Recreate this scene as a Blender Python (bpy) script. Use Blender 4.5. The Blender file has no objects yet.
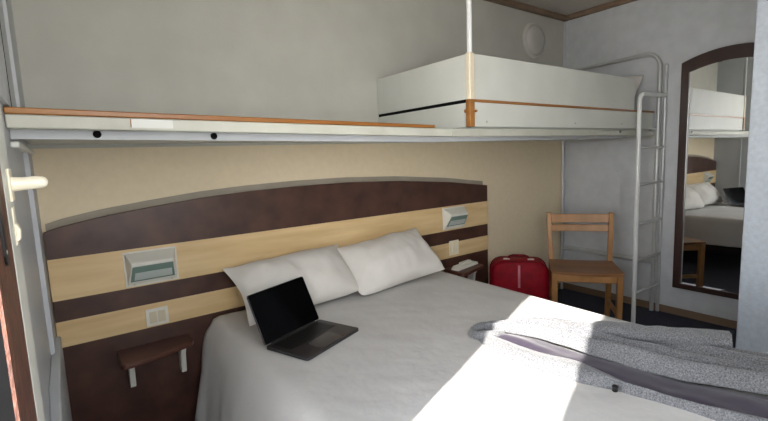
import bpy, bmesh, math, random
from mathutils import Vector, Matrix, noise

random.seed(7)
SC = bpy.context.scene
COL = SC.collection
R = 3.735          # right wall plane
ZC = 2.415         # ceiling height

# ---------------------------------------------------------------- camera
cam_d = bpy.data.cameras.new('camera')
cam_d.sensor_width = 36.0
cam_d.lens = 20.402
cam_d.clip_start = 0.02
cam = bpy.data.objects.new('camera', cam_d)
COL.objects.link(cam)
YAW, PIT, ROL = -0.6274043, -0.1219172, -0.0391124
fw = Vector((-math.sin(YAW) * math.cos(PIT), math.cos(YAW) * math.cos(PIT), math.sin(PIT)))
rt = Vector((math.cos(YAW), math.sin(YAW), 0))
up = rt.cross(fw)
r2 = math.cos(ROL) * rt + math.sin(ROL) * up
u2 = -math.sin(ROL) * rt + math.cos(ROL) * up
m = Matrix((r2, u2, -fw)).transposed().to_4x4()
m.translation = Vector((0.097605, -2.235896, 1.273321))
cam.matrix_world = m
SC.camera = cam

# ---------------------------------------------------------------- sky, sun, exposure
SKY_COLOR = (0.30, 0.36, 0.46)
HORIZON_COLOR = (1.0, 0.98, 0.96)
GROUND_COLOR = (0.80, 0.76, 0.70)
SKY_STRENGTH = 13.8
SUN_SIDE_GAIN = 0.45
SUN_ENERGY = 17.0
SUN_SLOPE = 0.375      # dY/dX of the sunlight on the floor plan
SUN_ELEV = math.radians(32.0)
EXPOSURE = 0.0

w = bpy.data.worlds.new('sky'); SC.world = w; w.use_nodes = True
bg = w.node_tree.nodes['Background']
bg.inputs[1].default_value = SKY_STRENGTH
_tc = w.node_tree.nodes.new('ShaderNodeTexCoord'); _sp = w.node_tree.nodes.new('ShaderNodeSeparateXYZ')
_rp = w.node_tree.nodes.new('ShaderNodeValToRGB'); _mr = w.node_tree.nodes.new('ShaderNodeMapRange')
_mr.inputs['From Min'].default_value = -1; _mr.inputs['From Max'].default_value = 1
w.node_tree.links.new(_tc.outputs['Generated'], _sp.inputs[0]); w.node_tree.links.new(_sp.outputs['Z'], _mr.inputs['Value'])
w.node_tree.links.new(_mr.outputs[0], _rp.inputs[0]); w.node_tree.links.new(_rp.outputs[0], bg.inputs[0])
# the sky is brighter on the side where the sun stands (-X)
_md = w.node_tree.nodes.new('ShaderNodeMath'); _md.operation = 'MULTIPLY_ADD'
_md.inputs[1].default_value = -SKY_STRENGTH * SUN_SIDE_GAIN; _md.inputs[2].default_value = SKY_STRENGTH
w.node_tree.links.new(_sp.outputs['X'], _md.inputs[0]); w.node_tree.links.new(_md.outputs[0], bg.inputs[1])
_rp.color_ramp.elements[0].position = .40; _rp.color_ramp.elements[0].color = (*GROUND_COLOR, 1)      # sunlit pale ground
_rp.color_ramp.elements[1].position = .85; _rp.color_ramp.elements[1].color = (*SKY_COLOR, 1)         # zenith
_e = _rp.color_ramp.elements.new(.52); _e.color = (*HORIZON_COLOR, 1)

sd = bpy.data.lights.new('sun', 'SUN'); sd.energy = SUN_ENERGY; sd.angle = math.radians(0.7)
sd.color = (1.0, 0.95, 0.88)
sun = bpy.data.objects.new('sun', sd); COL.objects.link(sun)
hd = Vector((1, SUN_SLOPE, 0)).normalized()
sdir = Vector((hd.x * math.cos(SUN_ELEV), hd.y * math.cos(SUN_ELEV), -math.sin(SUN_ELEV)))
sun.rotation_euler = sdir.to_track_quat('-Z', 'Y').to_euler()
sun.location = (-4, -4, 4)

# openings that let the daylight in: (left wall, glazed door) and (front wall, added fill window)
OP_Y0, OP_Y1, OP_Z = -2.067, -1.632, 2.03
WX0, WX1, WZ0, WZ1, WY = 0.06, 0.84, 1.00, 2.10, -2.62
def portal(loc, direction, sx, sy):
    d = bpy.data.lights.new('sky_portal', 'AREA'); d.shape = 'RECTANGLE'; d.size = sx; d.size_y = sy
    d.cycles.is_portal = True
    o = bpy.data.objects.new('sky_portal', d); COL.objects.link(o); o.location = loc
    o.rotation_euler = Vector(direction).to_track_quat('-Z', 'Z').to_euler()
portal((-0.11, (OP_Y0 + OP_Y1) / 2, OP_Z / 2), (1, 0, 0), OP_Y1 - OP_Y0, OP_Z)
portal(((WX0 + WX1) / 2, WY - 0.11, (WZ0 + WZ1) / 2), (0, 1, 0), WX1 - WX0, WZ1 - WZ0)

SC.view_settings.view_transform = 'Standard'
SC.view_settings.look = 'None'
SC.view_settings.exposure = EXPOSURE
SC.view_settings.gamma = 1.0
SC.view_settings.use_curve_mapping = False
SC.cycles.max_bounces = 10
SC.cycles.diffuse_bounces = 6
SC.cycles.use_denoising = True
SC.cycles.sample_clamp_indirect = 6.0

# ---------------------------------------------------------------- materials
def lin(c):
    return tuple((x / 12.92 if x <= 0.04045 else ((x + 0.055) / 1.055) ** 2.4) for x in [v / 255 for v in c])

def mat(name, c1, c2=None, scale=8.0, stretch=(1, 1, 1), rough=0.6, bump=0.0, bscale=None, metal=0.0,
        detail=4.0, coat=0.0, lo=0.35, hi=0.65, spec=0.5, sheen=0.0, bdist=0.004):
    """two-tone noise colour + noise bump, in object coordinates"""
    mt = bpy.data.materials.new(name); mt.use_nodes = True
    nt = mt.node_tree; b = nt.nodes['Principled BSDF']; N = nt.nodes.new; L = nt.links.new
    tc = N('ShaderNodeTexCoord'); mp = N('ShaderNodeMapping'); mp.inputs['Scale'].default_value = stretch
    L(tc.outputs['Object'], mp.inputs[0])
    nz = N('ShaderNodeTexNoise'); nz.inputs['Scale'].default_value = scale; nz.inputs['Detail'].default_value = detail
    L(mp.outputs[0], nz.inputs['Vector'])
    rp = N('ShaderNodeValToRGB'); rp.color_ramp.elements[0].position = lo; rp.color_ramp.elements[1].position = hi
    c2 = c2 or tuple(v * 0.96 for v in c1)
    rp.color_ramp.elements[0].color = (*lin(c1), 1); rp.color_ramp.elements[1].color = (*lin(c2), 1)
    L(nz.outputs['Fac'], rp.inputs[0]); L(rp.outputs[0], b.inputs['Base Color'])
    b.inputs['Roughness'].default_value = rough; b.inputs['Metallic'].default_value = metal
    b.inputs['Coat Weight'].default_value = coat
    b.inputs['Specular IOR Level'].default_value = spec
    b.inputs['Sheen Weight'].default_value = sheen
    if bump:
        n2 = N('ShaderNodeTexNoise'); n2.inputs['Scale'].default_value = bscale or scale * 4; n2.inputs['Detail'].default_value = 3
        L(mp.outputs[0], n2.inputs['Vector'])
        bp = N('ShaderNodeBump'); bp.inputs['Strength'].default_value = bump; bp.inputs['Distance'].default_value = bdist
        L(n2.outputs['Fac'], bp.inputs['Height']); L(bp.outputs[0], b.inputs['Normal'])
    return mt

M = {}
M['paint_grey'] = mat('off_white_wall_paint', (190, 190, 183), (183, 183, 176), 5, rough=.75, bump=.25, bscale=60)
M['paper_beige'] = mat('beige_wallpaper', (224, 209, 180), (220, 205, 176), 30, rough=.8, bump=.22, bscale=90)
M['wall_right'] = mat('pale_textured_wall_paint', (192, 195, 199), (184, 187, 191), 12, rough=.7, bump=.3, bscale=80)
M['partition'] = mat('orange_peel_white_paint', (204, 214, 226), (192, 202, 214), 40, rough=.6, bump=.55, bscale=110)
M['panel_grey'] = mat('pale_grey_laminate', (186, 190, 194), (180, 184, 188), 4, rough=.45)
M['ceiling'] = mat('ceiling_paint', (190, 184, 176), (184, 178, 170), 5, rough=.8)
M['carpet'] = mat('dark_navy_carpet', (48, 51, 66), (34, 37, 50), 90, rough=.95, bump=.6, bscale=260)
M['baseboard'] = mat('brown_wood_baseboard', (128, 106, 86), (108, 88, 70), 12, (1, .08, 1), rough=.5)
M['coving'] = mat('dark_brown_coving', (132, 110, 90), (114, 94, 76), 10, rough=.5)
M['headboard'] = mat('dark_red_brown_mottled_laminate', (58, 34, 27), (86, 57, 45), 9, rough=.42, detail=8, lo=.3, hi=.75)
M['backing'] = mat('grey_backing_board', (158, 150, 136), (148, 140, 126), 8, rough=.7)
M['maple'] = mat('pale_maple_veneer', (224, 197, 150), (208, 177, 128), 6, (.35, 1, 3.5), rough=.4, detail=6)
M['white_board'] = mat('white_melamine', (204, 206, 200), (198, 200, 194), 5, rough=.42)
M['cream_board'] = mat('off_white_painted_beam', (182, 183, 172), (172, 172, 160), 9, rough=.5, bump=.15)
M['cream_trim'] = mat('cream_corner_trim', (222, 212, 190), (214, 204, 180), 8, rough=.5)
M['lip'] = mat('orange_brown_wood_edging', (154, 104, 46), (130, 80, 30), 14, (.12, 1, 1), rough=.4, detail=6)
M['black_seal'] = mat('black_rubber', (14, 14, 15), (9, 9, 10), 12, rough=.8, spec=.1)
M['white_metal'] = mat('white_enamelled_tube', (222, 224, 224), (214, 216, 216), 5, rough=.3)
M['grey_metal'] = mat('grey_enamelled_tube', (188, 190, 190), (176, 178, 178), 6, rough=.3, metal=.25)
M['mirror_frame'] = mat('dark_mahogany_frame', (54, 29, 21), (38, 20, 15), 10, (1, 1, .12), rough=.35, detail=6, coat=.2)
M['chair_wood'] = mat('oiled_beech', (176, 128, 78), (148, 104, 58), 10, (1, 1, .2), rough=.42, detail=6)
M['chair_seat'] = mat('worn_beech_seat', (142, 98, 62), (118, 78, 46), 10, (.25, 1, 1), rough=.4, detail=6)
M['suitcase'] = mat('crimson_nylon', (146, 4, 28), (120, 2, 20), 14, rough=.6, bump=.2, bscale=200, spec=.2)
M['suit_dark'] = mat('dark_red_piping', (110, 4, 22), (92, 3, 18), 10, rough=.6, spec=.2)
M['suit_strap'] = mat('pinkish_strap', (206, 128, 140), (186, 104, 118), 20, rough=.6)
M['steel'] = mat('pale_steel', (200, 196, 180), (180, 176, 160), 20, rough=.3, metal=.8)
M['sheet'] = mat('white_cotton', (204, 202, 199), (198, 196, 193), 5, rough=.85, bump=.35, bscale=16, sheen=.1, bdist=.012)
M['pillowcase'] = mat('off_white_pillowcase', (220, 216, 210), (214, 210, 203), 6, rough=.85, bump=.4, bscale=14, sheen=.1, bdist=.010)
M['mattress'] = mat('pale_blue_grey_ticking', (176, 182, 192), (166, 172, 184), 20, rough=.85)
M['bed_dark'] = mat('dark_bed_base', (40, 34, 34), (28, 24, 24), 10, rough=.7)
M['lap_body'] = mat('space_grey_aluminium', (74, 72, 74), (68, 66, 68), 30, rough=.38, metal=.7)
M['lap_black'] = mat('black_key_plastic', (16, 16, 18), (12, 12, 14), 30, rough=.45)
M['lap_pad'] = mat('grey_trackpad_glass', (66, 64, 66), (62, 60, 62), 30, rough=.25, metal=.4)
M['lap_screen'] = mat('switched_off_screen_glass', (5, 5, 6), (4, 4, 5), 10, rough=.12, spec=.06)
M['plastic'] = mat('ivory_plastic', (226, 224, 214), (220, 217, 206), 6, rough=.35)
M['switch'] = mat('cream_switch_plastic', (206, 196, 170), (200, 190, 164), 6, rough=.35)
M['tan_plate'] = mat('tan_plastic', (240, 230, 206), (234, 224, 198), 6, rough=.4)
M['peg'] = mat('cream_white_plastic', (238, 232, 212), (232, 226, 204), 6, rough=.3)
M['vent'] = mat('grey_white_vent_plastic', (196, 194, 190), (188, 186, 182), 6, rough=.5)
M['door_brown'] = mat('red_brown_grained_door_frame', (104, 64, 48), (66, 38, 29), 90, (1, 1, .4), rough=.5, detail=3, bump=.3)
M['black_lock'] = mat('black_metal', (26, 26, 30), (18, 18, 22), 10, rough=.35, metal=.3)
M['shelf_brown'] = mat('reddish_brown_shelf_laminate', (88, 52, 41), (72, 41, 32), 10, (.3, 1, 1), rough=.4)
M['lining'] = mat('mauve_satin_lining', (62, 53, 71), (53, 45, 62), 24, rough=.5, bump=.3, bscale=30, sheen=.2)
M['black_button'] = mat('black_button_plastic', (18, 18, 20), (12, 12, 14), 10, rough=.3)
M['blanket'] = mat('grey_blanket', (150, 150, 150), (132, 132, 134), 30, rough=.9, bump=.4)

def knit_material():
    mt = mat('grey_marl_knit', (64, 65, 69), (142, 143, 146), 240, (1, 1, 1), rough=.95, bump=.5, bscale=200, detail=5, lo=.28, hi=.72, sheen=.3)
    return mt
M['knit'] = knit_material()
M['knit_dark'] = mat('dark_grey_rib_knit', (96, 96, 104), (126, 126, 132), 200, rough=.95, bump=.8, bscale=240, detail=2)

def glass_mat(name, color, rough, trans, ior=1.45):
    mt = bpy.data.materials.new(name); mt.use_nodes = True
    b = mt.node_tree.nodes['Principled BSDF']
    b.inputs['Base Color'].default_value = (*lin(color), 1); b.inputs['Roughness'].default_value = rough
    b.inputs['Transmission Weight'].default_value = trans; b.inputs['IOR'].default_value = ior
    nz = mt.node_tree.nodes.new('ShaderNodeTexNoise'); nz.inputs['Scale'].default_value = 40
    bp = mt.node_tree.nodes.new('ShaderNodeBump'); bp.inputs['Strength'].default_value = .05
    mt.node_tree.links.new(nz.outputs['Fac'], bp.inputs['Height']); mt.node_tree.links.new(bp.outputs[0], b.inputs['Normal'])
    return mt
M['lamp_glass'] = glass_mat('greenish_lamp_glass', (128, 152, 143), .15, .15)
M['lamp_lens'] = glass_mat('pale_green_lens', (204, 214, 208), .15, .15)
mm = bpy.data.materials.new('mirror_silver'); mm.use_nodes = True
b = mm.node_tree.nodes['Principled BSDF']; b.inputs['Metallic'].default_value = 1; b.inputs['Roughness'].default_value = .01
b.inputs['Base Color'].default_value = (.90, .92, .91, 1)
M['mirror'] = mm

# ---------------------------------------------------------------- helpers
def V(*a): return Vector(a)

def box(bm, x0, x1, y0, y1, z0, z1):
    vs = [bm.verts.new((x, y, z)) for z in (z0, z1) for y in (y0, y1) for x in (x0, x1)]
    for f in ((0, 2, 3, 1), (4, 5, 7, 6), (0, 1, 5, 4), (2, 6, 7, 3), (0, 4, 6, 2), (1, 3, 7, 5)):
        bm.faces.new([vs[i] for i in f])
    return vs

def hexa(bm, pts):   # 8 points: bottom ring 4, top ring 4
    vs = [bm.verts.new(p) for p in pts]
    for f in ((3, 2, 1, 0), (4, 5, 6, 7), (0, 1, 5, 4), (1, 2, 6, 5), (2, 3, 7, 6), (3, 0, 4, 7)):
        bm.faces.new([vs[i] for i in f])

def prism(bm, poly, fn, a, b):
    """extrude a 2-D polygon: fn(u, v, w) -> point, w from a to b"""
    A = [bm.verts.new(fn(u, v, a)) for u, v in poly]; B = [bm.verts.new(fn(u, v, b)) for u, v in poly]
    n = len(poly)
    bm.faces.new(A); bm.faces.new(B[::-1])
    for i in range(n):
        bm.faces.new((A[i], B[i], B[(i + 1) % n], A[(i + 1) % n]))

def tube(bm, pts, r, n=12, cap=True, radii=None):
    pts = [Vector(p) for p in pts]
    rings = []
    prev = None
    for i, p in enumerate(pts):
        t = (pts[min(i + 1, len(pts) - 1)] - pts[max(i - 1, 0)]).normalized()
        if prev is None:
            a = t.orthogonal().normalized()
        else:
            a = (prev - t * prev.dot(t)).normalized()
        prev = a; c = t.cross(a)
        rr = radii[i] if radii else r
        rings.append([bm.verts.new(p + a * (rr * math.cos(2 * math.pi * k / n)) + c * (rr * math.sin(2 * math.pi * k / n))) for k in range(n)])
    for A, B in zip(rings, rings[1:]):
        for k in range(n):
            bm.faces.new((A[k], A[(k + 1) % n], B[(k + 1) % n], B[k]))
    if cap:
        bm.faces.new(rings[0][::-1]); bm.faces.new(rings[-1])

def arc(c, a0, a1, r, fn, n=8):
    return [fn(c[0] + r * math.cos(a0 + (a1 - a0) * i / n), c[1] + r * math.sin(a0 + (a1 - a0) * i / n)) for i in range(n + 1)]

def obj(name, bm, m, parent=None, bevel=0.0, smooth=False, seg=2, subsurf=0):
    bmesh.ops.recalc_face_normals(bm, faces=bm.faces[:])
    me = bpy.data.meshes.new(name); bm.to_mesh(me); bm.free()
    me.materials.append(M[m] if isinstance(m, str) else m)
    o = bpy.data.objects.new(name, me); COL.objects.link(o)
    if parent: o.parent = parent
    if bevel:
        md = o.modifiers.new('bevel', 'BEVEL'); md.width = bevel; md.segments = seg; md.limit_method = 'ANGLE'; md.angle_limit = math.radians(40)
    if subsurf:
        md = o.modifiers.new('subsurf', 'SUBSURF'); md.levels = subsurf; md.render_levels = subsurf
    if smooth or bevel:
        for p in me.polygons: p.use_smooth = True
        me.set_sharp_from_angle(angle=math.radians(42))
    return o

def thing(name, label, cat, loc=(0, 0, 0), rotz=0.0, group=None):
    o = bpy.data.objects.new(name, None); COL.objects.link(o)
    o.location = loc; o.rotation_euler = (0, 0, rotz); o.empty_display_size = .1
    o['label'] = label; o['category'] = cat
    if group: o['group'] = group
    return o

def tag(o, label, cat, group=None):
    o['label'] = label; o['category'] = cat
    if group: o['group'] = group
    return o

def struct(name, bm, m, label=None, bevel=0.0, parent=None):
    o = obj(name, bm, m, parent, bevel)
    if parent is None: o['kind'] = 'structure'
    if label: o['label'] = label
    return o

def world_part(name, bm, m, parent, **k):
    """geometry given in world coordinates, parented to a thing placed elsewhere"""
    inv = Matrix.LocRotScale(parent.location, parent.rotation_euler, None).inverted()
    bm.transform(inv)
    return obj(name, bm, m, parent, **k)

def dup(root, loc, rotz=None, label=None):
    r = root.copy(); COL.objects.link(r); r.location = loc
    if rotz is not None: r.rotation_euler = (0, 0, rotz)
    if label: r['label'] = label
    for ch in list(root.children):
        c = ch.copy(); COL.objects.link(c); c.parent = r
        for g in list(ch.children):
            d = g.copy(); COL.objects.link(d); d.parent = c
    return r

# ---------------------------------------------------------------- the setting
T = .12
FY = WY
bm = bmesh.new(); box(bm, -T, R + T, FY - T, T, -.1, 0); struct('floor', bm, 'carpet', 'dark navy carpet floor')
bm = bmesh.new(); box(bm, -T, R + T, FY - T, T, ZC, ZC + .1); struct('ceiling', bm, 'ceiling', 'plain greyish beige ceiling')
# back wall: beige paper below the bunk platform, pale paint above
bm = bmesh.new(); box(bm, -T, R + T, 0, T, 0, ZC)
wb = struct('wall_back', bm, 'paint_grey', 'back wall, pale paint above the bunk')
bm = bmesh.new(); box(bm, 0.0, R, -.004, 0, 0.0, 1.36); struct('wall_back_lower', bm, 'paper_beige', 'beige papered back wall below the bunk')
bm = bmesh.new(); box(bm, R, R + T, FY - T, T, 0, ZC); struct('wall_right', bm, 'wall_right', 'pale textured right wall with the mirror')
# left wall with a tall glazed-door opening
bm = bmesh.new()
box(bm, -T, -.010, OP_Y1, T, 0, ZC); box(bm, -T, -.010, FY - T, OP_Y0, 0, ZC); box(bm, -T, -.010, OP_Y0, OP_Y1, OP_Z, ZC)
box(bm, -.010, 0, -.30, 0, 0, 1.34); box(bm, -.010, 0, -.30, 0, 1.44, ZC)
struct('wall_left', bm, 'panel_grey', 'pale grey panelled left wall')
# front wall behind the camera; its window is added to let in fill light
bm = bmesh.new()
box(bm, -T, WX0, FY - T, FY, 0, ZC); box(bm, WX1, R + T, FY - T, FY, 0, ZC)
box(bm, WX0, WX1, FY - T, FY, 0, WZ0); box(bm, WX0, WX1, FY - T, FY, WZ1, ZC)
struct('wall_front', bm, 'paint_grey', 'front wall with an added fill window')
bm = bmesh.new()
for x in (WX0, (WX0 + WX1) / 2 - .02, WX1 - .04): box(bm, x, x + .04, FY - .08, FY - .03, WZ0, WZ1)
for z in (WZ0, WZ1 - .04): box(bm, WX0, WX1, FY - .08, FY - .03, z, z + .04)
struct('fill_window', bm, 'white_board', 'unseen white framed window added in the front wall for fill light')
# bathroom block on the right, near the camera
bm = bmesh.new(); box(bm, 2.95, R, FY, -1.515, 0, ZC)
struct('wall_partition', bm, 'partition', 'white orange-peel textured bathroom partition at the right edge', bevel=.006)
# coving and baseboards
bm = bmesh.new(); box(bm, 0, R, -.045, 0, ZC - .040, ZC); struct('trim_1', bm, 'coving', 'brown coving along the back wall', bevel=.008)
bm = bmesh.new(); box(bm, R - .045, R, -1.515, -.045, ZC - .040, ZC); struct('trim_2', bm, 'coving', 'brown coving along the right wall', bevel=.008)
bm = bmesh.new(); box(bm, R - .014, R, -1.515, -.004, 0, .056); struct('baseboard_right', bm, 'baseboard', 'brown wooden baseboard along the right wall', bevel=.004)
bm = bmesh.new(); box(bm, 2.67, R - .014, -.018, -.004, 0, .056); struct('baseboard_back', bm, 'baseboard', 'brown wooden baseboard on the back wall', bevel=.004)
# corner seam between the back and right walls (upper part) and thin seam in the left wall above the bunk
bm = bmesh.new(); box(bm, R - .012, R, -.012, 0, 1.45, ZC - .040); struct('trim_3', bm, 'wall_right', 'pale corner bead')
bm = bmesh.new(); box(bm, -.010, .002, -1.34, -.705, 1.44, ZC); struct('trim_4', bm, 'wall_right', 'pale panel on the left wall above the bunk')
bm = bmesh.new(); box(bm, -.010, .003, -.708, -.70, 1.44, ZC); struct('trim_5', bm, 'black_seal', 'thin dark panel joint in the left wall')
bm = bmesh.new(); box(bm, -.010, .004, -.31, -.298, .62, 1.34); struct('trim_6', bm, 'wall_right', 'slim vertical joint cover on the left wall')
bm = bmesh.new()
prism(bm, [(-.10, 0), (-1.33, 0), (-1.33, .50), (-.86, .50), (-.60, .61), (-.10, .61)], lambda u, v, w_: V(w_, u, v), -.01, .018)
struct('trim_7', bm, 'panel_grey', 'low grey skirting panel on the left wall', bevel=.004)
bm = bmesh.new(); box(bm, -.010, .010, -.74, -.07, 1.335, 1.352); struct('trim_8', bm, 'white_board', 'white ledger under the bunk at the left wall', bevel=.004)
# door opening: white casing, brown jamb, black seal, lock
bm = bmesh.new(); box(bm, -.010, .03, -1.462, -1.352, 0, 2.14); struct('trim_9', bm, 'white_board', 'white door casing on the left wall', bevel=.006)
door = thing('door_1', 'red-brown grained wooden door frame at the left edge', 'door frame', (0, -1.58, 0)); door['kind'] = 'structure'
bm = bmesh.new(); box(bm, -T, .03, -1.617, -1.463, 0, 2.10); world_part('jamb', bm, 'door_brown', door, bevel=.006)
bm = bmesh.new(); box(bm, .0265, .030, OP_Y1, -1.617, 0, 2.03); world_part('stop', bm, 'door_brown', door)
bm = bmesh.new(); box(bm, -T, .0265, OP_Y1, -1.617, 0, 2.03); world_part('seal', bm, 'black_seal', door)
bm = bmesh.new()
prism(bm, arc((-1.556, 1.175), math.pi, 2 * math.pi, .013, lambda u, v: (u, v)) + arc((-1.556, 1.30), 0, math.pi, .013, lambda u, v: (u, v)), lambda u, v, w_: V(w_, u, v), .0302, .0325)
lk = world_part('lock_plate', bm, 'black_lock', door)
bm = bmesh.new(); tube(bm, [(.0325, -1.556, 1.178), (.0330, -1.556, 1.178)], .003, 12); world_part('screw', bm, 'steel', door)
del lk

# ---------------------------------------------------------------- bunk bed over the head of the bed
YF = -.764
bunk = thing('bunk_bed', 'white overhead bunk with boxed sleeping end, brown edging and a pole to the ceiling', 'bunk bed', (1.7, -.4, 1.35))
# platform: the beam sags a touch to the right
def pz(x): return 1.380 - .0175 * (min(x, 1.55) - .1)
bm = bmesh.new()
xs = [-.009, 1.55, 3.40]
for a, c in zip(xs, xs[1:]):
    hexa(bm, [(a, -.79, pz(a)), (c, -.79, pz(c)), (c, -.755, pz(c)), (a, -.755, pz(a)),
              (a, -.79, pz(a) + .036), (c, -.79, min(pz(c) + .036, 1.402)), (c, -.755, min(pz(c) + .036, 1.402)), (a, -.755, pz(a) + .036)])
world_part('front_beam', bm, 'cream_board', bunk, bevel=.004)
bm = bmesh.new()
hexa(bm, [(-.008, -.755, pz(0) + .002), (R - .02, -.755, 1.357), (R - .02, -.005, 1.357), (.002, -.005, 1.378),
          (-.008, -.755, 1.403), (R - .02, -.755, 1.385), (R - .02, -.005, 1.385), (.002, -.005, 1.400)])
deck = world_part('deck', bm, 'white_board', bunk)
bm = bmesh.new()
for (a, za, c, zc) in ((-.009, 1.360, 1.50, 1.335), (1.50, 1.335, 3.40, 1.342)):
    hexa(bm, [(a, -.700, za), (c, -.700, zc), (c, -.680, zc), (a, -.680, za), (a, -.700, za + .032), (c, -.700, zc + .032), (c, -.680, zc + .032), (a, -.680, za + .032)])
fas = world_part('lower_rail', bm, 'panel_grey', bunk)
for (hx, hz) in ((.186, 1.372), (.516, 1.3655)):
    bm = bmesh.new(); tube(bm, [(hx, -.703, hz), (hx, -.698, hz)], .011, 18)
    world_part('plug', bm, 'black_seal', bunk)
bm = bmesh.new(); hexa(bm, [(.266, -.7925, 1.385), (.375, -.7925, 1.383), (.375, -.789, 1.383), (.266, -.789, 1.385), (.266, -.7925, 1.4095), (.375, -.7925, 1.4075), (.375, -.789, 1.4075), (.266, -.789, 1.4095)])
world_part('repair_patch', bm, 'white_board', bunk)
bm = bmesh.new(); box(bm, .2635, .2662, -.7928, -.789, 1.386, 1.4095); world_part('patch_joint', bm, 'lip', bunk)
bm = bmesh.new()
hexa(bm, [(-.009, -.794, pz(.0) + .036), (1.44, -.794, pz(1.44) + .036), (1.44, -.765, pz(1.44) + .036), (-.009, -.765, pz(0) + .036),
          (-.009, -.794, 1.4345), (1.44, -.794, 1.406), (1.44, -.765, 1.406), (-.009, -.765, 1.4345)])
world_part('edge_lip', bm, 'lip', bunk, bevel=.003)
bm = bmesh.new(); box(bm, .02, 1.70, -.030, -.005, 1.40, 1.432); world_part('rear_batten', bm, 'white_board', bunk, bevel=.003)
# boxed sleeping end
XB, ZS, ZT = 1.700, 1.528, 1.747
bm = bmesh.new(); box(bm, XB, XB + .018, YF + .02, -.005, ZS + .008, ZT); world_part('end_panel', bm, 'white_board', bunk, bevel=.002)
bm = bmesh.new(); box(bm, XB + .004, XB + .018, YF + .02, -.005, ZS - .008, ZS + .008); world_part('seam_strip', bm, 'black_seal', bunk)
bm = bmesh.new(); box(bm, XB + .003, XB + .018, YF + .02, -.005, 1.403, ZS - .008); world_part('lower_end_panel', bm, 'white_board', bunk, bevel=.002)
bm = bmesh.new(); box(bm, XB + .03, 3.37, YF, YF + .018, ZS + .006, ZT); world_part('side_panel', bm, 'white_board', bunk, bevel=.002)
bm = bmesh.new(); box(bm, XB + .03, 3.68, YF - .004, YF + .02, ZS - .007, ZS + .006); world_part('seam_strip', bm, 'lip', bunk, bevel=.002)
bm = bmesh.new(); box(bm, XB + .03, 3.68, YF + .002, YF + .018, 1.403, ZS - .007); world_part('lower_side_panel', bm, 'white_board', bunk, bevel=.002)
bm = bmesh.new(); box(bm, XB - .006, XB + .03, YF - .006, YF + .022, ZS + .004, ZT + .004); world_part('corner_trim', bm, 'cream_trim', bunk, bevel=.005)
bm = bmesh.new(); box(bm, XB - .008, XB + .026, YF - .006, YF + .022, 1.403, ZS + .006); world_part('corner_block', bm, 'lip', bunk, bevel=.003)
for (x, y) in ((XB - .008, -.745), (1.735, YF - .005)):
    bm = bmesh.new(); tube(bm, [(x - .006, y, 1.478), (x + .004, y, 1.478)], .009, 14) if x < 1.72 else tube(bm, [(x, y + .005, 1.478), (x, y - .004, 1.478)], .006, 14)
    world_part('screw', bm, 'lip', bunk)
for (x, z) in ((1.82, 1.428), (2.62, 1.432), (3.2, 1.436)):
    bm = bmesh.new(); tube(bm, [(x, YF + .004, z), (x, YF - .001, z)], .0045, 12); world_part('screw', bm, 'steel', bunk)
bm = bmesh.new(); tube(bm, [(XB + .012, YF + .010, ZT), (XB + .012, YF + .010, ZC - .001)], .0125, 16)
world_part('pole', bm, 'white_metal', bunk, smooth=True)
bm = bmesh.new(); box(bm, XB + .03, 3.66, -.74, -.02, 1.386, 1.41); world_part('mattress_base', bm, 'white_board', bunk)
# metal end frame against the right wall
def zy(x): return lambda u, v: V(x, u, v)
bm = bmesh.new()
pts = [V(3.70, -.02, 0.0), V(3.70, -.02, 1.36)]
tube(bm, pts, .014, 12); world_part('post', bm, 'grey_metal', bunk, smooth=True)
bm = bmesh.new()
pts = [V(3.70, -.03, 1.940)] + arc((-.685, 1.855), math.pi / 2, math.pi, .103, zy(3.70), 8) + [V(3.70, -.788, 0.0)]
tube(bm, pts, .0145, 12); world_part('post', bm, 'grey_metal', bunk, smooth=True)
for z, rr in ((.385, .011), (1.405, .013)):
    bm = bmesh.new(); tube(bm, [(3.70, -.02, z), (3.70, -.80, z)], rr, 10); world_part('end_rail', bm, 'grey_metal', bunk, smooth=True)
bm = bmesh.new(); box(bm, R - .022, R - .004, -.80, -.006, 1.335, 1.378); world_part('wall_bracket', bm, 'grey_metal', bunk, bevel=.003)
bm = bmesh.new(); box(bm, R - .012, R - .002, -.80, -.02, .362, .408); world_part('wall_bracket', bm, 'grey_metal', bunk, bevel=.003)
for y, z in ((-.73, .385), (-.06, .385), (-.73, 1.356)):
    bm = bmesh.new(); tube(bm, [(R - .026, y, z), (R - .010, y, z)], .012, 12); world_part('bolt', bm, 'steel', bunk, smooth=True)
bm = bmesh.new(); tube(bm, [(3.12, -.794, 1.381), (3.12, -.788, 1.381)], .009, 14); world_part('bolt', bm, 'black_lock', bunk)

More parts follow.
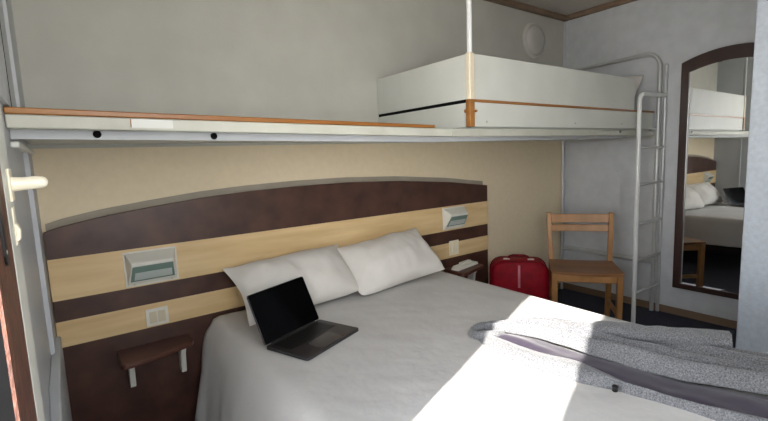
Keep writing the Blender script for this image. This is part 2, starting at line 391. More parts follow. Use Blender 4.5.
# pillow-like cloth
def cushion(name, W, H, TH, seed, m, pinch=.10, n=34, wr=.006, sag=0.0, tuck=(.0, .0)):
    bm = bmesh.new()
    top, bot = {}, {}
    for i in range(n + 1):
        for j in range(n + 1):
            u, v = -1 + 2 * i / n, -1 + 2 * j / n
            # concave sides, pointed corners
            x = u * W / 2 * (1 - pinch * (1 - v * v) * abs(u) ** 3 * .0 - pinch * .45 * (1 - abs(v) ** 1.7) * abs(u) ** 3)
            y = v * H / 2 * (1 - pinch * .45 * (1 - abs(u) ** 1.7) * abs(v) ** 3)
            if v < 0:      # the lower corners are tucked and rounder
                k_c = 1 - (tuck[0] if u < 0 else tuck[1]) * (abs(u) * abs(v)) ** 4
                x *= k_c; y *= k_c
            h = TH / 2 * (max(0, 1 - abs(u) ** 2.2) ** .62) * (max(0, 1 - abs(v) ** 2.2) ** .62)
            q = noise.noise(V(x * 6 + seed, y * 6, seed * 2.3)) * wr * 2 + noise.noise(V(x * 15 + seed, y * 11, 3.1)) * wr
            edge = min(1, h / (TH * .2))
            h2 = h + q * edge
            dz = -sag * (x / W * 2) ** 2
            top[i, j] = bm.verts.new((x, y, h2 + dz))
            if i in (0, n) or j in (0, n): bot[i, j] = top[i, j]
            else: bot[i, j] = bm.verts.new((x, y, -h * .8 + dz))
    for i in range(n):
        for j in range(n):
            bm.faces.new((top[i, j], top[i + 1, j], top[i + 1, j + 1], top[i, j + 1]))
            bm.faces.new((bot[i, j], bot[i, j + 1], bot[i + 1, j + 1], bot[i + 1, j]))
    return obj(name, bm, m, smooth=True)

bm = bmesh.new(); box(bm, 1.75, 3.64, -.735, -.03, 1.411, 1.53)
tag(obj('mattress', bm, 'blanket', bevel=.03, seg=4), 'grey covered mattress lying in the overhead bunk, behind the white side board', 'mattress')
bp_ = cushion('bunk_pillow', .34, .50, .13, 5.2, 'pillowcase', wr=.010)
bp_.location = (3.535, -.45, 1.685); bp_.rotation_euler = (math.radians(4), math.radians(-52), math.radians(3))
tag(bp_, 'pale pillow on the overhead bunk beside the ladder top', 'pillow')

# ladder
LY = -.822
lad = thing('bunk_ladder', 'pale grey tubular metal ladder leading up to the bunk beside the mirror', 'ladder', (3.52, LY, 0))
def xz(u, v): return V(u, LY, v)
bm = bmesh.new()
tube(bm, [V(3.322, LY, 0), V(3.316, LY, 1.56)] + arc((3.376, 1.575), math.pi, math.pi / 2, .062, xz, 7)[1:] + [V(3.716, LY, 1.645)], .0145, 12)
world_part('rail', bm, 'white_metal', lad, smooth=True)
bm = bmesh.new(); tube(bm, [V(3.718, LY, 0), V(3.718, LY, 1.865)], .0125, 12); world_part('rail', bm, 'grey_metal', lad, smooth=True)
for z in (.225, .465, .73, 1.01, 1.268):
    bm = bmesh.new(); tube(bm, [V(3.33, LY, z), V(3.71, LY, z)], .010, 10); world_part('rung', bm, 'grey_metal', lad, smooth=True)

# round vent high on the back wall
vent = thing('wall_vent', 'round pale plastic wall vent high on the back wall above the bunk', 'vent', (3.285, 0, 2.168))
def lathe(bm, prof, n=40, axis='-Y'):
    rings = []
    for r_, d in prof:
        rings.append([bm.verts.new((r_ * math.cos(2 * math.pi * k / n), -d, r_ * math.sin(2 * math.pi * k / n))) for k in range(n)])
    for A, B in zip(rings, rings[1:]):
        for k in range(n): bm.faces.new((A[k], A[(k + 1) % n], B[(k + 1) % n], B[k]))
    bm.faces.new(rings[-1]); bm.faces.new(rings[0][::-1])
bm = bmesh.new(); lathe(bm, [(.142, .001), (.142, .012), (.136, .022), (.124, .026), (.118, .016), (.02, .016)]); obj('rim', bm, 'vent', vent, smooth=True)
bm = bmesh.new(); lathe(bm, [(.112, .016), (.110, .030), (.10, .042), (.07, .049), (.03, .052)]); obj('cover', bm, 'vent', vent, smooth=True)

# ---------------------------------------------------------------- headboard
HX = 2.66
def arch_z(x):
    pts = [(0, 1.026), (.06, 1.043), (.2, 1.068), (.391, 1.091), (.607, 1.113), (.851, 1.127), (1.129, 1.134), (1.45, 1.133), (1.826, 1.118), (2.271, 1.082), (2.66, 1.033)]
    for (a, za), (c, zc) in zip(pts, pts[1:]):
        if x <= c: return za + (zc - za) * (x - a) / (c - a)
    return pts[-1][1]
hb = thing('headboard', 'wide arched headboard of dark brown laminate with two pale maple bands', 'headboard', (1.33, -.03, 0))
bm = bmesh.new()
poly = [(0.004, 0.0)] + [(.004 + (HX - .004) * i / 48, arch_z(HX * i / 48)) for i in range(49)] + [(HX, 0.0)]
prism(bm, poly, lambda u, v, w_: V(u, w_, v), -.042, -.022)
world_part('panel', bm, 'headboard', hb, bevel=.0015)
S = 1.33; zf = lambda h: (h - .048) * S
for (a, c) in ((zf(.604), zf(.7347)), (zf(.455), zf(.537))):
    bm = bmesh.new(); box(bm, .004, HX - .001, -.0440, -.0421, a, c); world_part('maple_band', bm, 'maple', hb)
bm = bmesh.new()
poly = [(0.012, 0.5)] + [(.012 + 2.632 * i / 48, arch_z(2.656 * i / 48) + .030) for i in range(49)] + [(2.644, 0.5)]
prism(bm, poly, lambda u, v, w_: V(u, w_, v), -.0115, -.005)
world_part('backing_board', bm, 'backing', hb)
for x in (.15, 1.33, 2.5):
    bm = bmesh.new(); box(bm, x - .04, x + .04, -.022, -.0120, .05, .98); world_part('batten', bm, 'bed_dark', hb)

# bedside lamps: wedge housing, slanted glass
def lamp(name, label, x, zb, zt):
    t = thing(name, label, 'lamp', (x, -.044, (zb + zt) / 2), 0, 'bedside wall lamps on the headboard')
    h = zt - zb; z0, z1 = -h / 2, h / 2
    bm = bmesh.new(); box(bm, -.108, .108, -.007, 0, z0, z1); obj('back_plate', bm, 'plastic', t, bevel=.003)
    # hood: slopes forward from the plate to a lip, the glass runs back down under the lip
    bt = [V(-.103, -.007, z1 - .005), V(.103, -.007, z1 - .005)]; bb = [V(-.102, -.007, z0 + .006), V(.102, -.007, z0 + .006)]
    lip = [V(-.083, -.066, z1 - .044), V(.083, -.066, z1 - .044)]; low = [V(-.085, -.064, z1 - .056), V(.085, -.064, z1 - .056)]
    gb = [V(-.096, -.017, z0 + .022), V(.096, -.017, z0 + .022)]
    bm = bmesh.new()
    A, B = [[bm.verts.new(q[k]) for q in (bt, lip, low, gb, bb)] for k in (0, 1)]
    bm.faces.new(A); bm.faces.new(B[::-1])
    for i in range(5): bm.faces.new((A[i], B[i], B[(i + 1) % 5], A[(i + 1) % 5]))
    obj('hood', bm, 'plastic', t, bevel=.004, seg=3)
    nrm = (gb[0] - low[0]).cross(V(1, 0, 0)).normalized()
    if nrm.y > 0: nrm = -nrm
    def P(su, sv, off):      # su -1..1 across, sv 0..1 down the glass
        q = low[0].lerp(gb[0], sv); x = q.x * -su
        return V(x, q.y, q.z) + nrm * off
    quad = lambda a, c, d, e, o1, o2: [P(a, d, o1), P(c, d, o1), P(c, e, o1), P(a, e, o1), P(a, d, o2), P(c, d, o2), P(c, e, o2), P(a, e, o2)]
    bm = bmesh.new(); hexa(bm, quad(-.94, .94, .03, .96, .0002, .0025)); obj('diffuser', bm, 'lamp_glass', t, bevel=.001)
    bm = bmesh.new(); hexa(bm, quad(-.80, .84, .40, .86, .0025, .0050)); obj('lens_ridge', bm, 'lamp_lens', t, bevel=.001)
    for sx in (-.78, .80):
        bm = bmesh.new(); c0 = V(.096 * sx, -.016, z0 + .013); tube(bm, [c0, c0 + V(0, -.004, -.002)], .003, 10); obj('screw', bm, 'steel', t)
    return t
lamp('bedside_lamp', 'cream wedge-shaped reading lamp with green-tinted glass, on the headboard left of the pillows', .372, .745, .902)
lamp('bedside_lamp', 'cream wedge-shaped reading lamp on the headboard above the right pillow end', 2.294, .750, .905)

# switch plates
sw = thing('light_switch', 'cream double rocker light switch on the headboard above the left shelf', 'switch', (.374, -.0445, .588))
bm = bmesh.new(); box(bm, -.046, .046, -.008, 0, -.040, .040); obj('plate', bm, 'plastic', sw, bevel=.003)
for s in (-1, 1):
    bm = bmesh.new(); hexa(bm, [V(s * .018 - .015, -.012, -.026), V(s * .018 + .015, -.012, -.026), V(s * .018 + .015, -.007, -.026), V(s * .018 - .015, -.007, -.026),
                               V(s * .018 - .015, -.009, .026), V(s * .018 + .015, -.009, .026), V(s * .018 + .015, -.007, .026), V(s * .018 - .015, -.007, .026)])
    obj('rocker', bm, 'switch', sw, bevel=.001)
bl = thing('light_switch', 'tan single light switch on the headboard under the right lamp', 'switch', (2.29, -.0445, .612))
bm = bmesh.new(); box(bm, -.046, .046, -.008, 0, -.052, .052); obj('plate', bm, 'tan_plate', bl, bevel=.003)
bm = bmesh.new(); hexa(bm, [V(-.022, -.012, -.030), V(.022, -.012, -.030), V(.022, -.007, -.030), V(-.022, -.007, -.030), V(-.022, -.009, .030), V(.022, -.009, .030), V(.022, -.007, .030), V(-.022, -.007, .030)])
obj('rocker', bm, 'tan_plate', bl, bevel=.001)

# bedside shelves
def shelf(label, xc, z):
    t = thing('bedside_shelf', label, 'shelf', (xc, -.044, z), 0, 'bedside shelves fixed to the headboard')
    bm = bmesh.new()
    prism(bm, [(-.148, 0), (.148, 0), (.148, -.095), (.135, -.120), (-.10, -.185), (-.135, -.185), (-.148, -.170)], lambda u, v, w_: V(u, v, w_), -.022, 0)
    obj('board', bm, 'shelf_brown', t, bevel=.004)
    for s in (-1, 1):
        bm = bmesh.new()
        pr_ = [(0, -.022), (-.085, -.022), (-.085, -.036), (-.062, -.070), (-.050, -.150), (-.044, -.165), (0, -.165)]
        prism(bm, pr_, lambda u, v, w_: V(w_, u, v), s * .105 - .011, s * .105 + .011)
        obj('bracket', bm, 'plastic', t, bevel=.002)
    return t
shelf('small brown bedside shelf on two white brackets at the left of the bed', .352, .470)
shelf('dark bedside shelf at the right of the bed holding a white handset', 2.335, .474)
ph = thing('telephone', 'flat white handset lying on the bedside shelf right of the pillows', 'telephone', (2.330, -.115, .474), math.radians(10))
bm = bmesh.new()
prism(bm, [(-.13, 0), (.125, 0), (.128, .010), (.115, .022), (-.105, .028), (-.13, .014)], lambda u, v, w_: V(u, w_, v), -.03, .03)
obj('body', bm, 'plastic', ph, bevel=.006, seg=3)
bm = bmesh.new(); box(bm, -.035, .085, .002, .032, .020, .036); obj('cradle', bm, 'plastic', ph, bevel=.006, seg=3)

# ---------------------------------------------------------------- bed
BX0, BX1, BY0, BY1, BZ = .598, 2.030, -2.06, -.060, .523
bed = thing('double_bed', 'low double bed with dark base on legs, standing against the headboard', 'bed', (1.32, -1.05, 0))
bm = bmesh.new(); box(bm, BX0 + .03, BX1 - .03, BY0 + .03, BY1 - .01, .16, .30); world_part('base', bm, 'bed_dark', bed, bevel=.006)
bm = bmesh.new(); box(bm, BX0 + .012, BX1 - .012, BY0 + .012, BY1 - .006, .301, BZ - .006); world_part('mattress', bm, 'mattress', bed, bevel=.03, seg=4)
for x in (BX0 + .10, BX1 - .10):
    for y in (BY0 + .12, BY1 - .10):
        bm = bmesh.new(); tube(bm, [(x, y, 0), (x, y, .16)], .025, 16, radii=[.02, .028]); world_part('leg', bm, 'bed_dark', bed, smooth=True)

# fitted cover: one draped grid, top plus hanging sides
def cover():
    bm = bmesh.new()
    NX, NY, NS = 60, 84, 16
    rad = .045
    # parameter across: left hem -> left edge -> right edge -> right hem
    def side(k, hang, flare, pw=.8):          # k 0..1 down the side: returns (out, dz)
        L = hang
        s = k * L
        if s < rad * 1.57:
            a = s / rad
            return rad * math.sin(a) - rad, -(rad - rad * math.cos(a))
        d = s - rad * 1.57
        return flare * (d / (L - rad * 1.57)) ** pw, -rad - d
    cols = []
    for i in range(NS, 0, -1): cols.append(('L', i / NS))
    for i in range(NX + 1): cols.append(('T', i / NX))
    for i in range(1, NS + 1): cols.append(('R', i / NS))
    rows = [('T', j / NY) for j in range(NY + 1)] + [('F', i / NS) for i in range(1, NS + 1)]   # from head to foot, then hanging at the foot
    grid = {}
    for a, (ct, cv) in enumerate(cols):
        for c, (rt_, rv) in enumerate(rows):
            x = BX0 + rad + (BX1 - BX0 - 2 * rad) * (cv if ct == 'T' else (0 if ct == 'L' else 1))
            y = BY1 + (BY0 + rad - BY1) * (rv if rt_ == 'T' else 1)
            z = BZ
            if ct != 'T':
                o_, dz = side(cv, .47 if ct == 'L' else .30,   .10 if ct == 'L' else .03, .5 if ct == 'L' else .8)
                fold = max(0, cv - .25)
                o_ += fold * (.030 * math.sin(y * 17 + 2 * math.sin(y * 5)) + .014 * math.sin(y * 39 + 1)) * (1 if ct == 'L' else .5)
                o_ += rad
                x += -o_ if ct == 'L' else o_
                z += dz
            if rt_ == 'F':
                o_, dz = side(rv, .30, .03)
                o_ += rad + max(0, rv - .3) * .02 * math.sin(x * 18)
                y -= o_
                z = min(z, BZ + dz) if ct == 'T' else min(z, BZ + dz)
            if ct == 'T' and rt_ == 'T':
                # slack, soft wrinkles and the press of the pillows
                e = min(1, (x - BX0) / .12, (BX1 - x) / .12)
                wv = noise.noise(V(x * 2.2, y * 2.2, 1.7)) * .006 + noise.noise(V(x * 5 + y * 2.5, y * 3 - x * 2, 4.4)) * .0045
                wv += .0025 * noise.noise(V((x + y) * 11, (x - y) * 3.4, 9.1))
                z += e * wv
            grid[a, c] = bm.verts.new((x, y, z))
    for a in range(len(cols) - 1):
        for c in range(len(rows) - 1):
            bm.faces.new((grid[a, c], grid[a, c + 1], grid[a + 1, c + 1], grid[a + 1, c]))
    o = obj('bed_cover', bm, 'sheet', smooth=True)
    md = o.modifiers.new('solid', 'SOLIDIFY'); md.thickness = .004; md.offset = 1
    return o
bc = cover()
tag(bc, 'white cotton bed cover spread over the bed and hanging down its sides', 'bed cover')

# pillows leaning on the headboard
def place_pillow(o, xc, yb, zb, yt, zt, tilt, yaw_):
    d = V(0, yt - yb, zt - zb); ang = math.atan2(d.z, d.y)
    o.rotation_euler = (Matrix.Rotation(yaw_, 3, 'Z') @ Matrix.Rotation(ang, 3, 'X') @ Matrix.Rotation(tilt, 3, 'Z')).to_euler()
    o.location = (xc, (yb + yt) / 2, (zb + zt) / 2)
p1 = cushion('pillow', .670, .345, .22, 1.3, 'pillowcase', wr=.011, pinch=.24, tuck=(.03, .12))
place_pillow(p1, 1.006, -.325, .570, -.105, .760, math.radians(2), math.radians(2))
tag(p1, 'white pillow at the left of the bed, behind the laptop, leaning on the headboard', 'pillow', 'pillows on the double bed')
p2 = cushion('pillow', .672, .360, .22, 8.6, 'pillowcase', wr=.012, pinch=.24, tuck=(.12, .05))
place_pillow(p2, 1.600, -.322, .570, -.100, .765, math.radians(5), math.radians(-2))
tag(p2, 'white pillow at the right of the bed below the right reading lamp', 'pillow', 'pillows on the double bed')

# ---------------------------------------------------------------- laptop
LW, LD = .327, .226
wv_ = V(.9316, .3635, 0); bv = V(-.3635, .9316, 0)
hinge_l = V(.671, -.605, .532)
lap = thing('laptop', 'open dark grey laptop with black screen lying on the bed in front of the pillows', 'laptop', hinge_l, math.atan2(wv_.y, wv_.x))
# local: x along the hinge, y to the back, base extends to -y
def rbox(bm, x0, x1, y0, y1, z0, z1, r, n=5):
    poly = []
    for (cx_, cy_, a0) in ((x1 - r, y1 - r, 0), (x0 + r, y1 - r, 90), (x0 + r, y0 + r, 180), (x1 - r, y0 + r, 270)):
        poly += arc((cx_, cy_), math.radians(a0), math.radians(a0 + 90), r, lambda u, v: (u, v), n)
    prism(bm, poly, lambda u, v, w_: V(u, v, w_), z0, z1)
bm = bmesh.new(); rbox(bm, 0, LW, -LD, 0, 0, .0125, .011); obj('base', bm, 'lap_body', lap, bevel=.002)
bm = bmesh.new(); box(bm, .026, LW - .026, -.116, -.020, .0126, .0134); kb = obj('keyboard', bm, 'lap_black', lap)
kw = (LW - .060) / 14
for rr in range(6):
    y = -.025 - rr * .0148
    for k in range(14):
        if rr == 5 and 4 <= k <= 8: continue
        bm = bmesh.new(); x = .030 + k * kw; box(bm, x, x + kw * .86, y - .0122, y, .0134, .0142); obj('key', bm, 'lap_black', kb)
bm = bmesh.new(); box(bm, .030 + 4 * kw, .030 + 8.86 * kw, -.025 - 5 * .0148 - .0122, -.025 - 5 * .0148, .0134, .0142); obj('space_bar', bm, 'lap_black', kb)
bm = bmesh.new(); rbox(bm, LW / 2 - .068, LW / 2 + .068, -LD + .008, -.130, .0124, .0131, .006); obj('trackpad', bm, 'lap_pad', lap)
la = 1.136
ld = V(0, math.cos(la), math.sin(la)); ln = V(0, -math.sin(la), math.cos(la))
def lidbox(bm, x0, x1, s0, s1, t0, t1, r):
    poly = []
    for (cx_, cy_, a0) in ((x1 - r, s1 - r, 0), (x0 + r, s1 - r, 90), (x0 + r, s0 + r, 180), (x1 - r, s0 + r, 270)):
        poly += arc((cx_, cy_), math.radians(a0), math.radians(a0 + 90), r, lambda u, v: (u, v), 5)
    prism(bm, poly, lambda u, v, w_: V(u, 0, .0145) + ld * v + ln * w_, t0, t1)
bm = bmesh.new(); lidbox(bm, 0, LW, 0, .212, -.006, 0, .010); lidp = obj('lid', bm, 'lap_body', lap, bevel=.0012)
bm = bmesh.new(); lidbox(bm, .003, LW - .003, .003, .209, .0, .0009, .008); obj('screen', bm, 'lap_screen', lidp)
bm = bmesh.new(); tube(bm, [V(.035, .002, .0125), V(LW - .035, .002, .0125)], .006, 12); obj('hinge', bm, 'lap_black', lap, smooth=True)

# ---------------------------------------------------------------- knitted cardigan with mauve lining
def resample(poly, n, ext=None):
    pts = [Vector((a, c)) for a, c in poly]
    if ext: pts.append(pts[-1] + ext)
    L = [0]
    for a, c in zip(pts, pts[1:]): L.append(L[-1] + (c - a).length)
    out = []
    for i in range(n):
        s = L[-1] * i / (n - 1)
        k = 0
        while k < len(L) - 2 and L[k + 1] < s: k += 1
        t = (s - L[k]) / max(1e-9, L[k + 1] - L[k])
        out.append(pts[k].lerp(pts[k + 1], t))
    # smooth
    for _ in range(3):
        out = [out[0]] + [(out[i - 1] + out[i] * 2 + out[i + 1]) / 4 for i in range(1, n - 1)] + [out[-1]]
    return out
NL = 96
NEAR = resample([(1.386, -1.055), (1.338, -1.160), (1.310, -1.302), (1.359, -1.508), (1.405, -1.614), (1.441, -1.775), (1.452, -1.861), (1.465, -1.968)], NL, V(.01, -.05).to_2d())
P1 = resample([(1.405, -1.060), (1.392, -1.187), (1.400, -1.33), (1.440, -1.473), (1.425, -1.636), (1.447, -1.782), (1.487, -1.904), (1.509, -1.956)], NL, V(.01, -.06).to_2d())
P2 = resample([(1.430, -1.045), (1.475, -1.136), (1.518, -1.294), (1.524, -1.43), (1.541, -1.552), (1.572, -1.74), (1.655, -1.923)], NL, V(.03, -.09).to_2d())
FAR = resample([(1.450, -1.015), (1.535, -1.020), (1.620, -1.095), (1.745, -1.165), (1.830, -1.338), (1.877, -1.483), (1.935, -1.665), (1.970, -1.775), (1.985, -1.842)], NL, V(0, -.18).to_2d())
card = thing('cardigan', 'grey marl knitted cardigan laid along the right of the bed, mauve lining showing', 'cardigan', (1.6, -1.5, BZ))
def strip(name, A, B, m, profile, n=22, seed=0.0, fr=30, amp=.004, par=None, i0=0, i1=NL, thick=.006):
    """cloth strip lofted between two outlines on the bed; profile(s, t) is its height"""
    bm = bmesh.new(); g = {}
    for i in range(i0, i1):
        t = i / (NL - 1)
        for j in range(n + 1):
            s = j / n
            p = A[i].lerp(B[i], s)
            wv = noise.noise(V(p.x * fr * .5 + seed, p.y * fr * .16, seed)) * amp + noise.noise(V(p.x * fr, p.y * fr * .5, seed + 3)) * amp * .5
            z = BZ + .004 + profile(s, t) + wv * min(1, profile(s, t) / .01)
            g[i, j] = bm.verts.new((p.x, p.y, z))
    for i in range(i0, i1 - 1):
        for j in range(n):
            bm.faces.new((g[i, j], g[i + 1, j], g[i + 1, j + 1], g[i, j + 1]))
    # close underneath so the cloth has a body
    for i in range(i0, i1 - 1):
        pass
    bm.transform(Matrix.Translation(-par.location))
    o = obj(name, bm, m, par, smooth=True)
    md = o.modifiers.new('solid', 'SOLIDIFY'); md.thickness = thick; md.offset = -1
    return o
def dome(h, a=.5):
    return lambda s, t: h * max(0, 1 - abs(2 * s - 1) ** 2.4) ** a * min(1, .45 + t * 4)
def front_profile(s, t):    # from the bed edge (s=0) up and rolling into the lining (s=1)
    return (.036 * math.sin(min(1, s * 1.5) * math.pi / 2) * (1 - .12 * s * s)) * min(1, .5 + t * 4)
def body_profile(s, t):     # from lining (0) to the far edge (1): rolled edge, dip, soft folds
    w1 = .03 * math.sin(t * 7); w2 = .04 * math.sin(t * 5 + 1)
    e = .038 * math.exp(-((s - .14) / .10) ** 2) + .032 * math.exp(-((s - .42 - w1) / .09) ** 2) + .030 * math.exp(-((s - .66 + w2) / .08) ** 2) + .020 * math.exp(-((s - .86) / .08) ** 2) + .006
    e += .010 * (1 - s)
    return 1.35 * e * min(1, .5 + t * 3) * (1 if s < .9 else max(0.1, (1 - s) / .1))
def lining_profile(s, t):
    return (.022 + .010 * math.sin(s * math.pi) * (.4 + .6 * math.sin(t * 9) ** 2) - .004 * s) * min(1, .5 + t * 4)
strip('front_edge', NEAR, P1, 'knit', front_profile, 18, 1.0, par=card)
strip('lining', [a.lerp(b_, -.03) for a, b_ in zip(P1, P2)], [a.lerp(b_, 1.06) for a, b_ in zip(P1, P2)], 'lining', lining_profile, 20, 2.0, 26, .007, par=card, i0=3)
strip('body', P2, FAR, 'knit', body_profile, 34, 5.0, 24, .008, par=card)
# sleeve: flattened tube resting on the body along its far edge
SF = resample([(1.60, -1.16), (1.700, -1.29), (1.800, -1.476), (1.905, -1.609), (1.990, -1.735)], 40)
SN = resample([(1.545, -1.20), (1.640, -1.36), (1.712, -1.516), (1.800, -1.651), (1.905, -1.772)], 40)
bm = bmesh.new(); rings = []
for i in range(40):
    c = (SF[i] + SN[i]) / 2; hw = (SF[i] - SN[i]) / 2
    t = i / 39; zc = BZ + .058 * min(1, .35 + t * 1.6); hh = .028 * min(1, .3 + t * 2)
    ring = []
    for k in range(20):
        a = 2 * math.pi * k / 20
        p = c + hw * math.cos(a) * 1.0
        q = noise.noise(V(p.x * 26, p.y * 14, k * .3)) * .010
        ring.append(bm.verts.new((p.x, p.y, zc + (hh + q) * math.sin(a))))
    rings.append(ring)
for A, B in zip(rings, rings[1:]):
    for k in range(20): bm.faces.new((A[k], A[(k + 1) % 20], B[(k + 1) % 20], B[k]))
bm.faces.new(rings[0][::-1]); bm.faces.new(rings[-1])
bm.transform(Matrix.Translation(-card.location))
obj('sleeve', bm, 'knit', card, smooth=True)
# collar roll at the tip
bm = bmesh.new()
ring = []
cc = V(1.428, -1.088, 0)
pts = []
for k in range(25):
    a = 2 * math.pi * k / 24
    pts.append(V(cc.x + .062 * math.cos(a) * .9 - .012 * math.sin(a), cc.y + .050 * math.sin(a), BZ + .024 + .006 * math.sin(a * 2)))
tube(bm, pts, .017, 10, cap=False)
bm.transform(Matrix.Translation(-card.location)); obj('collar', bm, 'knit', card, smooth=True)
bm = bmesh.new()
n = 24
c0 = bm.verts.new((cc.x, cc.y, BZ + .016)); rg = [bm.verts.new((cc.x + .056 * math.cos(2 * math.pi * k / n), cc.y + .046 * math.sin(2 * math.pi * k / n), BZ + .024)) for k in range(n)]
for k in range(n): bm.faces.new((c0, rg[k], rg[(k + 1) % n]))
bm.transform(Matrix.Translation(-card.location)); obj('collar_inside', bm, 'knit_dark', card, smooth=True)
bm = bmesh.new(); tube(bm, [V(1.378, -1.628, BZ + .018), V(1.376, -1.630, BZ + .036)], .009, 14)
bm.transform(Matrix.Translation(-card.location)); obj('button', bm, 'black_button', card, bevel=.002)

# ---------------------------------------------------------------- suitcase
su = thing('suitcase', 'small red soft suitcase standing between the headboard and the wooden chair', 'suitcase', (2.722, -.275, 0), math.radians(-50))
SW, SD, SH = .40, .17, .495
def rect_ring(w_, h_, r, y, n=6):
    pts = []
    for (cx_, cz_, a0) in ((w_ / 2 - r, h_ - r, 0), (-w_ / 2 + r, h_ - r, 90), (-w_ / 2 + r, r, 180), (w_ / 2 - r, r, 270)):
        pts += arc((cx_, cz_), math.radians(a0), math.radians(a0 + 90), r, lambda u, v: V(u, y, v), n)
    return pts
bm = bmesh.new()
rings = []
for (y, ins) in ((-SD / 2, .030), (-SD / 2 + .006, .014), (-SD / 2 + .022, .002), (-.02, 0), (.02, 0), (SD / 2 - .022, .002), (SD / 2 - .006, .014), (SD / 2, .030)):
    rings.append([bm.verts.new(V(p.x * (1 - 2 * ins / SW), p.y, SH / 2 + .02 + (p.z - SH / 2) * (1 - 2 * ins / SH))) for p in rect_ring(SW, SH - .02, .085, y)])
for A, B in zip(rings, rings[1:]):
    for k in range(len(A)): bm.faces.new((A[k], A[(k + 1) % len(A)], B[(k + 1) % len(A)], B[k]))
bm.faces.new(rings[0][::-1]); bm.faces.new(rings[-1])
obj('shell', bm, 'suitcase', su, smooth=True)
for y in (-SD / 2 + .012, SD / 2 - .012):
    pts = rect_ring(SW + .004, SH - .016, .087, y); pts.append(pts[0])
    bm = bmesh.new(); tube(bm, [p + V(0, 0, .01) for p in pts], .006, 8, cap=False); obj('piping', bm, 'suit_dark', su, smooth=True)
pts = rect_ring(SW + .002, SH - .018, .086, 0); pts.append(pts[0])
bm = bmesh.new(); tube(bm, [p + V(0, 0, .010) for p in pts], .0045, 8, cap=False); obj('zip', bm, 'suit_dark', su, smooth=True)
bm = bmesh.new(); box(bm, -.008, .008, -SD / 2 - .004, -SD / 2 + .002, .04, SH - .03); obj('strap', bm, 'suit_strap', su, bevel=.002)
bm = bmesh.new(); rbox(bm, -.15, .15, -.002, .004, .08, .30, .0015)
bm.free()
bm = bmesh.new(); prism(bm, [(-.14, .06), (.14, .06), (.14, .30), (-.14, .30)], lambda u, v, w_: V(u, w_, v), -SD / 2 - .012, -SD / 2 + .004)
obj('front_pocket', bm, 'suitcase', su, bevel=.014, seg=3)
bm = bmesh.new(); tube(bm, [V(-.075, 0, SH - .006), V(-.065, 0, SH + .016), V(-.04, 0, SH + .024), V(.04, 0, SH + .024), V(.065, 0, SH + .016), V(.075, 0, SH - .006)], .009, 10)
obj('handle', bm, 'suit_dark', su, smooth=True)
for x in (-.085, .085):
    bm = bmesh.new(); box(bm, x - .022, x + .022, -.03, .0, SH - .012, SH + .004); obj('buckle', bm, 'plastic', su, bevel=.002)
for x in (-.12, .12):
    for y in (-.05, .05):
        bm = bmesh.new(); tube(bm, [V(x - .008, y, .018), V(x + .008, y, .018)], .018, 14); obj('wheel', bm, 'black_seal', su, smooth=True)

# ---------------------------------------------------------------- wooden chair
CA = .92371
cw = V(math.cos(CA), -math.sin(CA), 0); cb = V(math.sin(CA), math.cos(CA), 0)
ch = thing('wooden_chair', 'brown wooden chair with slatted back standing between the red suitcase and the ladder', 'chair', (2.8717, -.7176, 0), -CA)
# local x = chair width, local y = towards its back; y = 0 is the seat front
FWD, RWD, DP = .4527, .4265, .367
def leg(pts, sx, sy):
    bm = bmesh.new()
    rings = [[bm.verts.new((p[0] + a * sx, p[1] + c * sy, p[2])) for a, c in ((-1, -1), (1, -1), (1, 1), (-1, 1))] for p in pts]
    for A, B in zip(rings, rings[1:]):
        for k in range(4): bm.faces.new((A[k], A[(k + 1) % 4], B[(k + 1) % 4], B[k]))
    bm.faces.new(rings[0][::-1]); bm.faces.new(rings[-1]); return bm
for s in (-1, 1):
    obj('leg', leg([(s * .200, .022, 0), (s * .205, .022, .428)], .019, .019), 'chair_wood', ch, bevel=.004)
    obj('leg', leg([(s * .200, DP + .03, 0), (s * .201, DP - .004, .30), (s * .203, DP, .46), (s * .217, DP + .055, .790), (s * .217, DP + .058, .800)], .017, .020), 'chair_wood', ch, bevel=.005)
# saddle seat with a curved front
bm = bmesh.new(); g = {}
nx, ny = 18, 10
for lay in (0, 1):
    for i in range(nx + 1):
        for j in range(ny + 1):
            u = -1 + 2 * i / nx; v = j / ny
            hw = (FWD * (1 - v) + (RWD + .01) * v) / 2
            y = -.012 * (1 - u * u) * (1 - v) + (DP - .004) * v
            z = .452 - .014 * (1 - u * u) * (.4 + .6 * math.sin(math.pi * min(1, v * 1.1))) - (0 if lay else .022)
            g[lay, i, j] = bm.verts.new((u * hw, y, z))
for i in range(nx):
    for j in range(ny):
        bm.faces.new([g[1, i, j], g[1, i + 1, j], g[1, i + 1, j + 1], g[1, i, j + 1]]); bm.faces.new([g[0, i, j + 1], g[0, i + 1, j + 1], g[0, i + 1, j], g[0, i, j]])
for i in range(nx):
    bm.faces.new([g[0, i, 0], g[0, i + 1, 0], g[1, i + 1, 0], g[1, i, 0]]); bm.faces.new([g[1, i, ny], g[1, i + 1, ny], g[0, i + 1, ny], g[0, i, ny]])
for j in range(ny):
    bm.faces.new([g[1, 0, j], g[1, 0, j + 1], g[0, 0, j + 1], g[0, 0, j]]); bm.faces.new([g[0, nx, j], g[0, nx, j + 1], g[1, nx, j + 1], g[1, nx, j]])
obj('seat', bm, 'chair_seat', ch, bevel=.004)
bm = bmesh.new(); box(bm, -.186, .186, .014, .032, .372, .424); obj('apron', bm, 'chair_wood', ch, bevel=.003)
bm = bmesh.new(); box(bm, -.181, .181, DP - .012, DP + .006, .375, .428); obj('apron', bm, 'chair_wood', ch, bevel=.003)
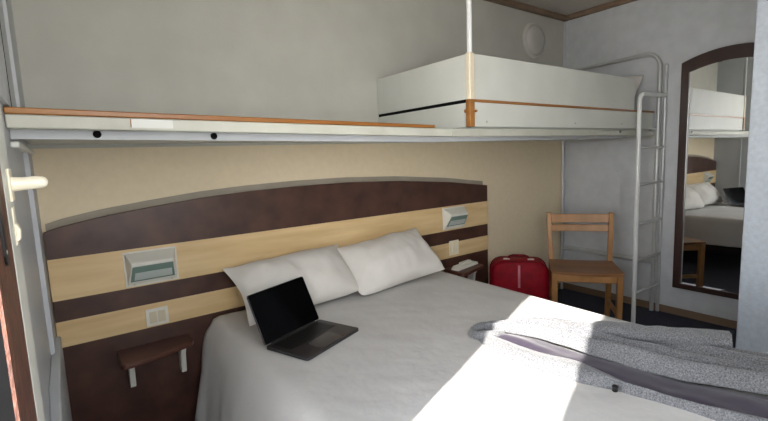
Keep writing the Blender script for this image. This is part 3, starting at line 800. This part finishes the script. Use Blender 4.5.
for s in (-1, 1):
    bm = bmesh.new(); box(bm, s * .200 - .009, s * .200 + .009, .041, DP - .02, .375, .424); obj('apron', bm, 'chair_wood', ch, bevel=.003)
    bm = bmesh.new(); box(bm, s * .200 - .009, s * .200 + .009, .041, DP + .004, .130, .160); obj('stretcher', bm, 'chair_wood', ch, bevel=.003)
def slat(z0, z1):
    bm = bmesh.new(); n = 12; A = []
    for i in range(n + 1):
        u = -1 + 2 * i / n; x = u * .205; yo = DP + .012 * (1 - u * u)
        ring = []
        for (z, dy) in ((z0, -.008), (z0, .008), (z1, .008), (z1, -.008)):
            ring.append(bm.verts.new((x, yo + .055 * (z - .46) / .33 + dy, z)))
        A.append(ring)
    for a, c in zip(A, A[1:]):
        for k in range(4): bm.faces.new((a[k], a[(k + 1) % 4], c[(k + 1) % 4], c[k]))
    bm.faces.new(A[0][::-1]); bm.faces.new(A[-1])
    return obj('back_slat', bm, 'chair_wood', ch, bevel=.003)
slat(.726, .788); slat(.660, .710)

# ---------------------------------------------------------------- wall mirror
MY0, MY1, MZ0 = -.921, -1.500, .214
def arch_top(y, ins=0.0):
    u = (y - (MY0 + MY1) / 2) / ((MY0 - MY1) / 2)
    return 1.852 + .062 * (1 - u * u) - ins
mir = thing('wall_mirror', 'tall arched mirror in a dark mahogany frame on the right wall beside the ladder', 'mirror', (R, -1.21, 0))
n = 24; fwid = .048
outer = [(MY0, MZ0)] + [(MY0 + (MY1 - MY0) * i / n, arch_top(MY0 + (MY1 - MY0) * i / n)) for i in range(n + 1)] + [(MY1, MZ0)]
iy0, iy1 = MY0 - fwid, MY1 + fwid
inner = [(iy0, MZ0 + .036)] + [(iy0 + (iy1 - iy0) * i / n, arch_top(iy0 + (iy1 - iy0) * i / n, .088)) for i in range(n + 1)] + [(iy1, MZ0 + .036)]
bm = bmesh.new()
O1 = [bm.verts.new((R - .001, a, c)) for a, c in outer]; O2 = [bm.verts.new((R - .024, a, c)) for a, c in outer]
I1 = [bm.verts.new((R - .001, a, c)) for a, c in inner]; I2 = [bm.verts.new((R - .018, a, c)) for a, c in inner]
k_ = len(outer)
for i in range(k_):
    j = (i + 1) % k_
    bm.faces.new((O1[i], O1[j], O2[j], O2[i])); bm.faces.new((O2[i], O2[j], I2[j], I2[i])); bm.faces.new((I2[i], I2[j], I1[j], I1[i]))
    bm.faces.new((I1[i], I1[j], O1[j], O1[i]))
world_part('frame', bm, 'mirror_frame', mir, bevel=.003)
bm = bmesh.new()
prism(bm, [(a, c) for a, c in inner], lambda u, v, w_: V(w_, u, v), R - .008, R - .002)
world_part('glass', bm, 'mirror', mir)

# ---------------------------------------------------------------- peg and catch on the door casing
pg = thing('coat_peg', 'cream plastic peg sticking out from the white door casing on the left wall', 'peg', (.03, -1.395, 1.252))
bm = bmesh.new(); box(bm, 0, .0035, -.020, .020, -.022, .026); obj('back_plate', bm, 'peg', pg, bevel=.003)
bm = bmesh.new(); pts = [V(.001, 0, .003), V(.006, 0, .003), V(.015, 0, .003), V(.034, 0, .004), V(.040, 0, .004), V(.044, 0, .004), V(.0458, 0, .004)]
tube(bm, pts, .01, 16, radii=[.0115, .0105, .0098, .0095, .0085, .0060, .002]); obj('peg_arm', bm, 'peg', pg, smooth=True)
ct = thing('door_catch', 'small cream plastic catch on the door casing just below the peg', 'catch', (.03, -1.40, 1.192))
bm = bmesh.new(); box(bm, 0, .002, -.014, .014, -.026, .030); obj('plate', bm, 'peg', ct, bevel=.003)
bm = bmesh.new(); prism(bm, [(0, -.022), (.006, -.018), (.007, -.004), (.003, .006), (0, .006)], lambda u, v, w_: V(u, w_, v), -.010, .010); obj('tongue', bm, 'peg', ct, bevel=.002)
